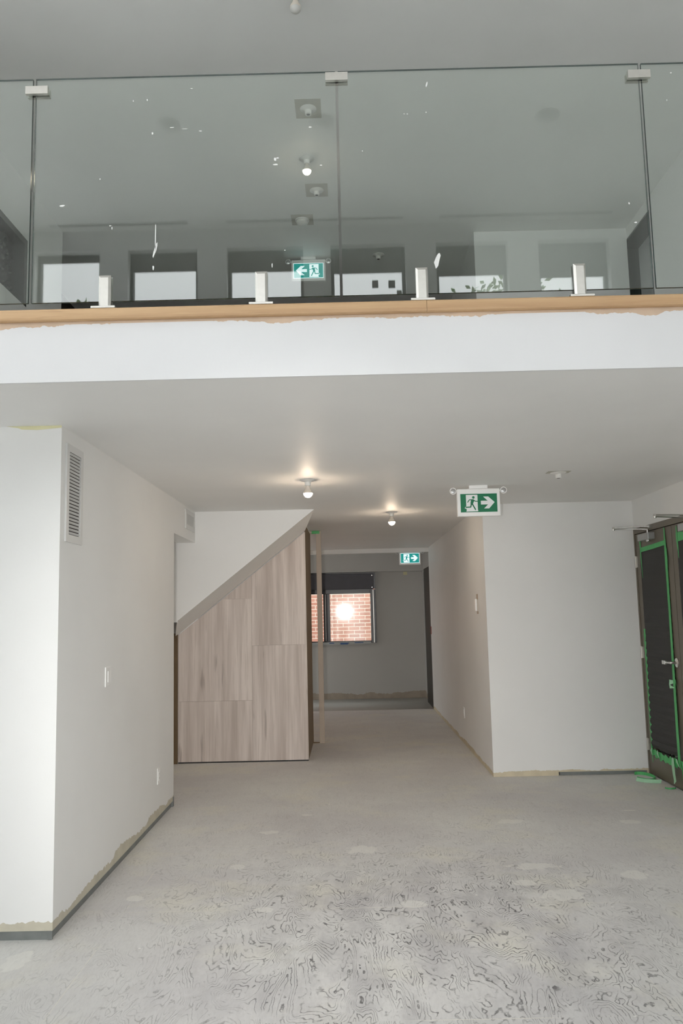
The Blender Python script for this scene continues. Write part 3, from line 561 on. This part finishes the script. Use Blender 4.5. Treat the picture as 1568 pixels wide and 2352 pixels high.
# ------------------------------------------------------------------ exit signs
def stroke(mb, pts, w, P, y0, y1, cap_=True):
    for (a, b) in zip(pts[:-1], pts[1:]):
        a, b = Vector(a), Vector(b); d = (b - a).normalized(); n_ = Vector((-d.y, d.x)) * w / 2
        mb.prism([P(a + n_), P(b + n_), P(b - n_), P(a - n_)], 'y', y0, y1)
    for p in pts:
        mb.prism([P((p[0] + w / 2 * math.cos(2 * PI * k / 12), p[1] + w / 2 * math.sin(2 * PI * k / 12))) for k in range(12)], 'y', y0 - 0.00002, y1)
def exit_sign(x, y, ztop, label, flip=False, lit=False, dark=False, drop=0.028, headz=0.012):
    """housing 0.348 x 0.225 hung from a ceiling canopy; x,y centre, ztop the ceiling"""
    t = thing('exit_sign', (x, y, ztop), label, 'exit sign', 'running-man exit signs')
    zh = ztop - drop; z0 = zh - 0.225; hw = 0.174
    house = M_plastic
    MB().box(x - 0.075, y - 0.032, zh + 0.0002, x + 0.075, y + 0.032, ztop - 0.0004).build('ceiling_canopy', house, t, bevel=0.002)
    MB().box(x - hw, y - 0.024, z0, x + hw, y + 0.024, zh).build('housing', house, t, bevel=0.007)
    mg, mw = (M_teal, M_white_lit) if lit else (M_green, M_white)
    pw, ph = 0.297, 0.150; cx = x; cz = z0 + 0.112 - 0.004
    fr = MB().box(cx - pw / 2 - 0.005, y - 0.0252, cz - ph / 2 - 0.005, cx + pw / 2 + 0.005, y - 0.0240, cz + ph / 2 + 0.005).build('face_border', mw, t)
    face = MB().box(cx - pw / 2, y - 0.0260, cz - ph / 2, cx + pw / 2, y - 0.0253, cz + ph / 2).build('sign_face', mg, t)
    sx = -1 if flip else 1
    def P(p):
        u = (p[0] - 350) / 825 - 0.5; v = 0.5 - (p[1] - 330) / 415
        return (cx + sx * u * pw, cz + v * ph)
    ya, yb = y - 0.0266, y - 0.02605; yc, yd = y - 0.0272, y - 0.02665
    m = MB()
    m.prism([P(q) for q in ((475, 352), (735, 352), (735, 700), (745, 712), (738, 728), (472, 730), (484, 700), (475, 662), (440, 658), (452, 622), (475, 612))], 'y', ya, yb)
    m.build('door_symbol', mw, face)
    MB().prism([P(q) for q in ((865, 398), (978, 398), (1118, 527), (990, 668), (875, 668), (968, 577), (808, 577), (808, 493), (962, 493))], 'y', ya, yb).build('arrow', mw, face)
    r = MB(); r.prism([P((642 + 30 * math.cos(2 * PI * k / 20), 412 + 30 * math.sin(2 * PI * k / 20))) for k in range(20)], 'y', yc, yd)
    stroke(r, [(612, 462), (548, 466), (512, 518)], 20, P, yc, yd); stroke(r, [(640, 466), (680, 500), (736, 503)], 20, P, yc, yd)
    r.prism([P(q) for q in ((575, 455), (640, 452), (662, 480), (632, 548), (636, 575), (575, 590), (572, 540), (585, 480))], 'y', yc, yd)
    stroke(r, [(590, 560), (576, 628), (468, 632)], 26, P, yc, yd); stroke(r, [(614, 560), (646, 620), (680, 686)], 28, P, yc, yd)
    r.build('running_figure', mg, face)
    for s_ in (-1, 1):
        hx = x + s_ * 0.205; hz = zh + headz - 0.03
        hd_ = MB().lathe([(0.010, 0.012), (0.022, 0.004), (0.0275, -0.014), (0.0275, -0.020)], (hx, y - 0.005, hz), 24, 'y').box(min(x + s_ * hw, hx - s_ * 0.02), y - 0.004, hz - 0.006, max(x + s_ * hw, hx - s_ * 0.02), y + 0.004, hz + 0.006).build('lamp_head', house, t, smooth=True)
        MB().lathe([(0.022, -0.0202), (0.016, -0.023), (0.006, -0.024)], (hx, y - 0.005, hz), 20, 'y').build('lens', M_lens, hd_, smooth=True)
    return t
exit_sign(1.080, 6.70, H, 'large green exit sign with right arrow in a white box under the lower ceiling', headz=0.014)
exit_sign(1.022, 13.5, 2.80, 'small glowing teal exit sign with right arrow at the corridor end', lit=True, drop=0.288)
exit_sign(-0.325, 8.08, U1, 'glowing teal exit sign with left arrow upstairs, seen through the railing glass', flip=True, lit=True, drop=0.03)

# ------------------------------------------------------------------ registers, switches, outlets
def register(y0, y1, z0, z1, label, n_):
    X = -1.472; t = thing('air_register', (X, (y0 + y1) / 2, z0), label, 'vent', 'white air registers')
    b = 0.04
    fr = MB(); fr.box(X + 0.0003, y0, z0, X + 0.010, y0 + b, z1); fr.box(X + 0.0003, y1 - b, z0, X + 0.010, y1, z1); fr.box(X + 0.0003, y0 + b, z0, X + 0.010, y1 - b, z0 + b); fr.box(X + 0.0003, y0 + b, z1 - b, X + 0.010, y1 - b, z1)
    fr.build('frame', M_vent, t)
    MB().box(X + 0.0003, y0 + b, z0 + b, X + 0.0012, y1 - b, z1 - b).build('duct', M_void, t)
    h = (z1 - z0 - 2 * b) / n_
    for k in range(n_):
        zc = z0 + b + h * (k + 0.5)
        MB().add([(X + 0.0015, y0 + b, zc - 0.004), (X + 0.009, y0 + b, zc + 0.0045), (X + 0.009, y0 + b, zc + 0.006), (X + 0.0015, y0 + b, zc - 0.0025), (X + 0.0015, y1 - b, zc - 0.004), (X + 0.009, y1 - b, zc + 0.0045), (X + 0.009, y1 - b, zc + 0.006), (X + 0.0015, y1 - b, zc - 0.0025)],
                 [(0, 1, 2, 3), (7, 6, 5, 4), (0, 4, 5, 1), (1, 5, 6, 2), (2, 6, 7, 3), (3, 7, 4, 0)]).build('slat', M_vent, t)
    return t
register(4.285, 4.552, 1.948, 2.470, 'tall white air register high on the left wall, near the corner', 24)
register(7.50, 7.94, 2.342, 2.522, 'small white air register on the header at the far end of the left wall', 9)
def plate(X, s_, y, z, label, cat, kind_, mat=M_plastic, w=0.072, h=0.118):
    """s_ = +1 when the wall faces +x, -1 when it faces -x"""
    def bxs(mb, ya, yb, za, zb, d0, d1):
        a, b = X + s_ * d0, X + s_ * d1; mb.box(min(a, b), ya, za, max(a, b), yb, zb); return mb
    t = thing('wall_plate', (X, y, z), label, cat)
    bxs(MB(), y - w / 2, y + w / 2, z - h / 2, z + h / 2, 0.0003, 0.006).build('cover_plate', mat, t, bevel=0.0015)
    bxs(MB(), y - 0.0165, y + 0.0165, z - 0.033, z + 0.033, 0.0061, 0.009).build('rocker' if kind_ == 'switch' else 'receptacle', mat, t, bevel=0.001)
    if kind_ == 'outlet':
        for dz in (-0.016, 0.016):
            m = MB(); bxs(m, y - 0.008, y - 0.006, z + dz - 0.004, z + dz + 0.004, 0.0091, 0.0094); bxs(m, y + 0.006, y + 0.008, z + dz - 0.004, z + dz + 0.004, 0.0091, 0.0094); m.build('slot', M_slot, t)
    for zz in (0.045, -0.049): bxs(MB(), y - 0.002, y + 0.002, z + zz, z + zz + 0.004, 0.0061, 0.0066).build('screw', M_chrome, t)
    return t
plate(-1.472, 1, 5.10, 1.192, 'white light switch halfway up the left wall', 'switch', 'switch', w=0.115)
plate(-1.472, 1, 6.46, 0.347, 'white outlet low on the left wall near its far end', 'outlet', 'outlet')
th = plate(1.31, -1, 8.45, 1.585, 'white wall control on a brownish plate on the right corridor wall', 'thermostat', 'switch', M_plastic_w)
MB().box(1.282, 8.42, 1.53, 1.3005, 8.48, 1.65).build('control_body', M_plastic, th, bevel=0.003); MB().box(1.3088, 8.40, 1.50, 1.3097, 8.505, 1.70).build('back_plate', M_timber, th)
plate(1.31, -1, 9.77, 0.365, 'white outlet low on the right corridor wall', 'outlet', 'outlet', w=0.08)
MBp = MB().prism([(-1.76, 2.549), (-1.472, 2.549), (-1.472, 2.537), (-1.60, 2.528), (-1.68, 2.532), (-1.70, 2.540)], 'y', 4.2185, 4.2198)
tag(MBp.build('paint_smear', M_yellow), 'yellow primer smear along the top of the left wall corner', 'paint mark')

# ------------------------------------------------------------------ double doors on the right
tf = MB(); XD = 2.75
tf.box(XD - 0.004, 7.89, 0, XD + 0.10, 7.9195, 2.275); tf.box(XD - 0.004, 6.06, 0, XD + 0.10, 6.09, 2.275); tf.box(XD - 0.004, 6.09, 2.222, XD + 0.10, 7.89, 2.2749)
struct(tf.build('trim_6', M_door), 'taupe steel frame around the double doors')
def leaf(idx, ya, yb, hinge_at_max, label):
    d = sthing('door_%d' % idx, (XD, (ya + yb) / 2, 0), label)
    g0, g1, gz0, gz1 = ya + 0.145, yb - 0.145, 0.235, 2.065
    f = MB(); f.box(XD + 0.002, ya, 0.012, XD + 0.045, g0, 2.216); f.box(XD + 0.002, g1, 0.012, XD + 0.045, yb, 2.216); f.box(XD + 0.002, g0, 0.012, XD + 0.045, g1, gz0); f.box(XD + 0.002, g0, gz1, XD + 0.045, g1, 2.216)
    f.build('leaf', M_door, d)
    MB().box(XD + 0.02, g0, gz0, XD + 0.026, g1, gz1).build('pane', M_pane, d)
    # pleated paper covering the pane; creases deepen towards the bottom
    pts = []; z = gz0 + 0.03; k = 0
    while z < gz1 + 0.03:
        dep = 0.0012 + 0.014 * max(0, 1 - (z - gz0) / 1.25) ** 1.3
        pts.append((XD - 0.001 - (dep if k % 2 else 0.0), z)); z += 0.033; k += 1
    vs = []; fs = []
    for j, (x, z) in enumerate(pts):
        shift = 0.006 * (j % 2); low = 0.05 * max(0, 1 - (z - gz0) / 0.6)
        for (y, dz) in ((g0 - 0.030 + low + shift, low * 0.3), ((g0 + g1) / 2, 0), (g1 + 0.045 - shift, 0.0)):
            vs.append((x, y, z + dz)); 
        for (y, dz) in ((g0 - 0.030 + low + shift, low * 0.3), ((g0 + g1) / 2, 0), (g1 + 0.045 - shift, 0.0)):
            vs.append((x + 0.0006, y, z + dz))
    for j in range(len(pts) - 1):
        a = 6 * j
        fs += [(a, a + 1, a + 7, a + 6), (a + 1, a + 2, a + 8, a + 7), (a + 4, a + 3, a + 9, a + 10), (a + 5, a + 4, a + 10, a + 11), (a, a + 6, a + 9, a + 3), (a + 2, a + 5, a + 11, a + 8)]
    MB().add(vs, fs).build('black_paper', M_paper, d)
    return d, g0, g1, gz0, gz1
d1, g0, g1, gz0, gz1 = leaf(1, 7.008, 7.886, True, 'taupe steel door leaf by the wall corner, its glass covered with black paper and green tape')
d2, h0, h1, _, _ = leaf(2, 6.094, 7.000, False, 'nearer taupe door leaf cut off by the right edge of the photo, taped like its neighbour')
xt = XD - 0.003
def strip(d, pts, w, mat=M_tape, name='green_tape'):
    return MB().ribbon(pts, w).build(name, mat, d)
strip(d1, [(xt, g1 + 0.03, 2.062), (xt, (g0 + g1) / 2, 2.072), (xt, g0 - 0.015, 2.085)], (0, 0, 0.042))
strip(d1, [(xt - 0.0015, g1 + 0.015, 2.15), (xt - 0.0015, g1 + 0.012, 1.98), (xt - 0.001, g1 + 0.002, 1.80)], [(0, 0.030, 0), (0, 0.022, 0), (0, 0.004, 0)])
strip(d1, [(xt - 0.0018, g0 - 0.002, 2.215), (xt - 0.0018, g0 - 0.004, 2.0), (xt - 0.003, g0 - 0.006, 1.4), (xt - 0.008, g0 - 0.010, 0.9), (xt - 0.013, g0 - 0.018, 0.5), (xt - 0.016, g0 - 0.026, 0.20)], [(0, 0.014, 0), (0, 0.048, 0), (0, 0.044, 0), (0, 0.048, 0), (0, 0.052, 0), (0, 0.050, 0)])
strip(d1, [(xt - 0.003, g0 - 0.028, 2.03), (xt - 0.014, g0 - 0.05, 1.92), (xt - 0.004, g0 - 0.03, 1.86)], [(0, 0.01, 0), (0, 0.032, 0), (0, 0.006, 0)])
# left edge tape, scalloped where the pleats sit
pp = []; ww = []
z = 1.33
while z > 0.24: pp.append((xt + 0.0002, g1 + 0.052, z)); ww.append((0, 0.044 + 0.010 * math.sin(z * 95), 0)); z -= 0.011
strip(d1, pp, ww)
# bunched tape along the bottom
bt = []; bw = []
for i in range(26):
    f_ = i / 25; y = g1 + 0.07 + (g0 - 0.10 - g1 - 0.07) * f_
    bt.append((xt - 0.004 - 0.010 * abs(math.sin(i * 1.1)), y, 0.232 - 0.02 * math.sin(f_ * 3) + 0.008 * math.sin(i * 2.1))); bw.append((0.004 * math.sin(i), 0, 0.060 + 0.018 * math.sin(i * 1.7)))
bott = strip(d1, bt, bw)
for (y, l, w_, m_) in ((g1 + 0.035, 0.09, 0.016, M_tape), (g1 - 0.03, 0.055, 0.010, M_tape), (g0 + 0.12, 0.11, 0.018, M_tape), (g0 - 0.06, 0.15, 0.022, M_tape)):
    MB().ribbon([(xt - 0.006, y, 0.215), (xt - 0.008, y - 0.004, 0.215 - l * 0.6), (xt - 0.006, y + 0.003, 0.215 - l)], [(0, w_, 0), (0, w_ * 0.9, 0), (0, w_ * 0.4, 0)]).build('hanging_end', m_, bott)
for (y, tilt) in ((g1 - 0.0, 0.01), (g1 - 0.14, -0.02), (g0 + 0.02, -0.05)):
    MB().ribbon([(xt - 0.022, y, 0.262), (xt - 0.028, y + tilt * 0.5, 0.235), (xt - 0.020, y + tilt, 0.200)], [(0, 0.012, 0), (0, 0.035, 0), (0, 0.012, 0)]).build('folded_back_tape', M_tape_back, bott)
MB().ribbon([(xt - 0.018, g0 + 0.11, 0.255), (xt - 0.03, g0 + 0.085, 0.20), (xt - 0.034, g0 + 0.065, 0.13), (xt - 0.030, g0 + 0.06, 0.075), (xt - 0.030, g0 + 0.085, 0.045)], [(0, 0.035, 0), (0, 0.06, 0), (0, 0.055, 0), (0, 0.05, 0), (0, 0.012, 0)]).build('folded_back_tape', M_tape_back, bott)
MB().ribbon([(xt - 0.002, g0 + 0.005, 0.90), (xt - 0.03, g0 + 0.030, 0.895), (xt - 0.036, g0 + 0.025, 0.86), (xt - 0.01, g0 - 0.01, 0.85)], [(0, 0.004, 0.02), (0, 0.01, 0.042), (0, 0.01, 0.034), (0, 0.002, 0.006)]).build('folded_back_tape', M_tape_back, d1)
MB().ribbon([(xt - 0.004, g0 - 0.015, 0.92), (xt - 0.012, g0 - 0.06, 0.90), (xt - 0.006, g0 - 0.055, 0.865)], (0, 0.006, 0.035)).build('folded_back_tape', M_tape, d1)
# second leaf's tape
strip(d2, [(xt, h1 + 0.05, 2.105), (xt, (h0 + h1) / 2, 2.12), (xt, h0 - 0.02, 2.13)], (0, 0, 0.075))
strip(d2, [(xt - 0.0015, h1 + 0.03, 2.20), (xt - 0.0015, h1 + 0.028, 2.08), (xt - 0.001, h1 + 0.015, 1.93)], [(0, 0.012, 0), (0, 0.032, 0), (0, 0.006, 0)])
for z in (1.958, 1.112, 0.274):
    hh = MB().tube([(XD - 0.010, 7.888, z - 0.055), (XD - 0.010, 7.888, z + 0.055)], 0.0065, 12)
    hh.box(XD - 0.005, 7.862, z - 0.052, XD + 0.0015, 7.886, z + 0.052); hh.build('hinge', M_steel, d1, smooth=True)
hn = MB().lathe([(0.040, -0.0005), (0.040, -0.006), (0.034, -0.012), (0.014, -0.016), (0.012, -0.052), (0.010, -0.058)], (XD + 0.0018, 7.078, 1.063), 28, 'x').build('handle_rose', M_chrome, d1, smooth=True)
MB().tube([(XD - 0.052, 7.078, 1.063), (XD - 0.060, 7.10, 1.063), (XD - 0.060, 7.155, 1.062), (XD - 0.058, 7.185, 1.060)], [0.009, 0.0085, 0.008, 0.009], 12).box(XD - 0.070, 7.165, 1.045, XD - 0.050, 7.235, 1.077).build('handle_lever', M_chrome, hn, bevel=0.002)
def closer(d, ymid, kx, ky, yfoot):
    b = MB().box(XD - 0.062, ymid - 0.135, 2.135, XD + 0.0015, ymid + 0.135, 2.196).build('door_closer', M_alu, d, bevel=0.006)
    MB().lathe([(0.018, 0), (0.018, -0.012), (0.012, -0.018)], (XD - 0.034, ymid - 0.06, 2.1345), 18).build('spindle_cap', M_chrome, b, smooth=True)
    MB().tube([(XD - 0.034, ymid - 0.06, 2.1962), (XD - 0.034, ymid - 0.06, 2.228)], 0.010).tube([(XD - 0.034, ymid - 0.06, 2.228), (XD - 0.08, (ymid - 0.03), 2.236), (kx, ky, 2.238)], [0.009, 0.006, 0.006]).build('main_arm', M_chrome, b, smooth=True)
    MB().tube([(kx, ky, 2.252), (XD - 0.10, yfoot + 0.01, 2.254), (XD - 0.03, yfoot, 2.252)], [0.006, 0.006, 0.010]).lathe([(0.011, -0.022), (0.012, -0.018), (0.012, 0.006), (0.010, 0.010)], (kx, ky, 2.248), 14).box(XD - 0.034, yfoot - 0.022, 2.238, XD - 0.0045, yfoot + 0.022, 2.262).build('forearm', M_chrome, b, smooth=True)
closer(d1, 7.52, 2.42, 7.49, 7.43); closer(d2, 6.58, 2.42, 6.47, 6.52)
# tape on the floor
def loop_tape(name, pts, w, label, mats):
    o = MB().ribbon(pts, w).build(name, mats); return tag(o, label, 'tape')
lp = []
for i in range(30):
    a = math.radians(200 + i * 9.5); lp.append((2.632 + 0.085 * math.cos(a) * 1.0, 7.72 + 0.085 * math.sin(a) * 1.9, 0.0145))
loop_tape('tape_coil', lp, (0.0, 0.004, 0.027), 'loose loop of green masking tape standing on the floor at the wall corner', M_tape)
loop_tape('tape_strip', [(2.520, 7.60, 0.0165), (2.565, 7.535, 0.0165), (2.63, 7.50, 0.0165), (2.70, 7.485, 0.0165)], (0.006, 0.0, 0.031), 'pale folded strip of masking tape on the floor, in front of the green loop', M_tape_back)
cl_ = []
for i in range(16):
    a = PI * i / 15; cl_.append((2.695 - 0.05 * math.cos(a) * 0.9, 7.27 - 0.035 * math.sin(a), 0.008))
loop_tape('tape_curl', cl_, (0, 0, 0.013), 'small thin curl of green tape on the floor by the nearer door', M_tape)

# ------------------------------------------------------------------ upper recesses
lr = thing('lift_surround', (2.85, 7.4, U0), 'dark metal lift door surround with two round buttons, far right behind the railing', 'lift door')
MB().box(2.752, 7.771, U0 + 0.001, 2.9495, 7.7875, 5.039).box(2.752, 7.001, 5.022, 2.9495, 7.7705, 5.039).box(2.752, 7.001, U0 + 0.001, 2.9495, 7.018, 5.0215).build('jamb', M_lift, lr)
MB().box(2.925, 7.0185, U0 + 0.001, 2.94, 7.7705, 5.0215).build('lift_door', M_liftdoor, lr)
for z in (4.818, 4.765): MB().lathe([(0.0135, -0.002), (0.0135, 0)], (2.831, 7.7708, z), 16, 'y').build('button', M_slot, lr)
fr_ = thing('wrapped_window', (-2.69, 5.8, 4.105), 'window recess wrapped in crinkled black plastic, far left behind the railing', 'window')
MB().box(-2.779, 6.50, 4.106, -2.601, 6.559, 4.679).box(-2.779, 5.001, 4.106, -2.601, 5.04, 4.679).box(-2.779, 5.04, 4.625, -2.601, 6.50, 4.679).build('jamb', M_film, fr_)
# wrinkled sheet
vs = []; fs = []; nu, nv = 40, 18
for i in range(nu + 1):
    for j in range(nv + 1):
        y = 5.04 + (6.50 - 5.04) * i / nu; z = 4.106 + (4.625 - 4.106) * j / nv
        vs.append((-2.70 + random.uniform(-0.012, 0.018), y, z))
for i in range(nu):
    for j in range(nv): a = i * (nv + 1) + j; fs.append((a, a + nv + 1, a + nv + 2, a + 1))
k = len(vs); 
sheet = MB().add(vs, fs); sheet.add([(-2.775, 5.04, 4.106), (-2.775, 6.50, 4.106), (-2.775, 6.50, 4.625), (-2.775, 5.04, 4.625)], [(0, 1, 2, 3)])
sheet.build('plastic_film', M_film, fr_)
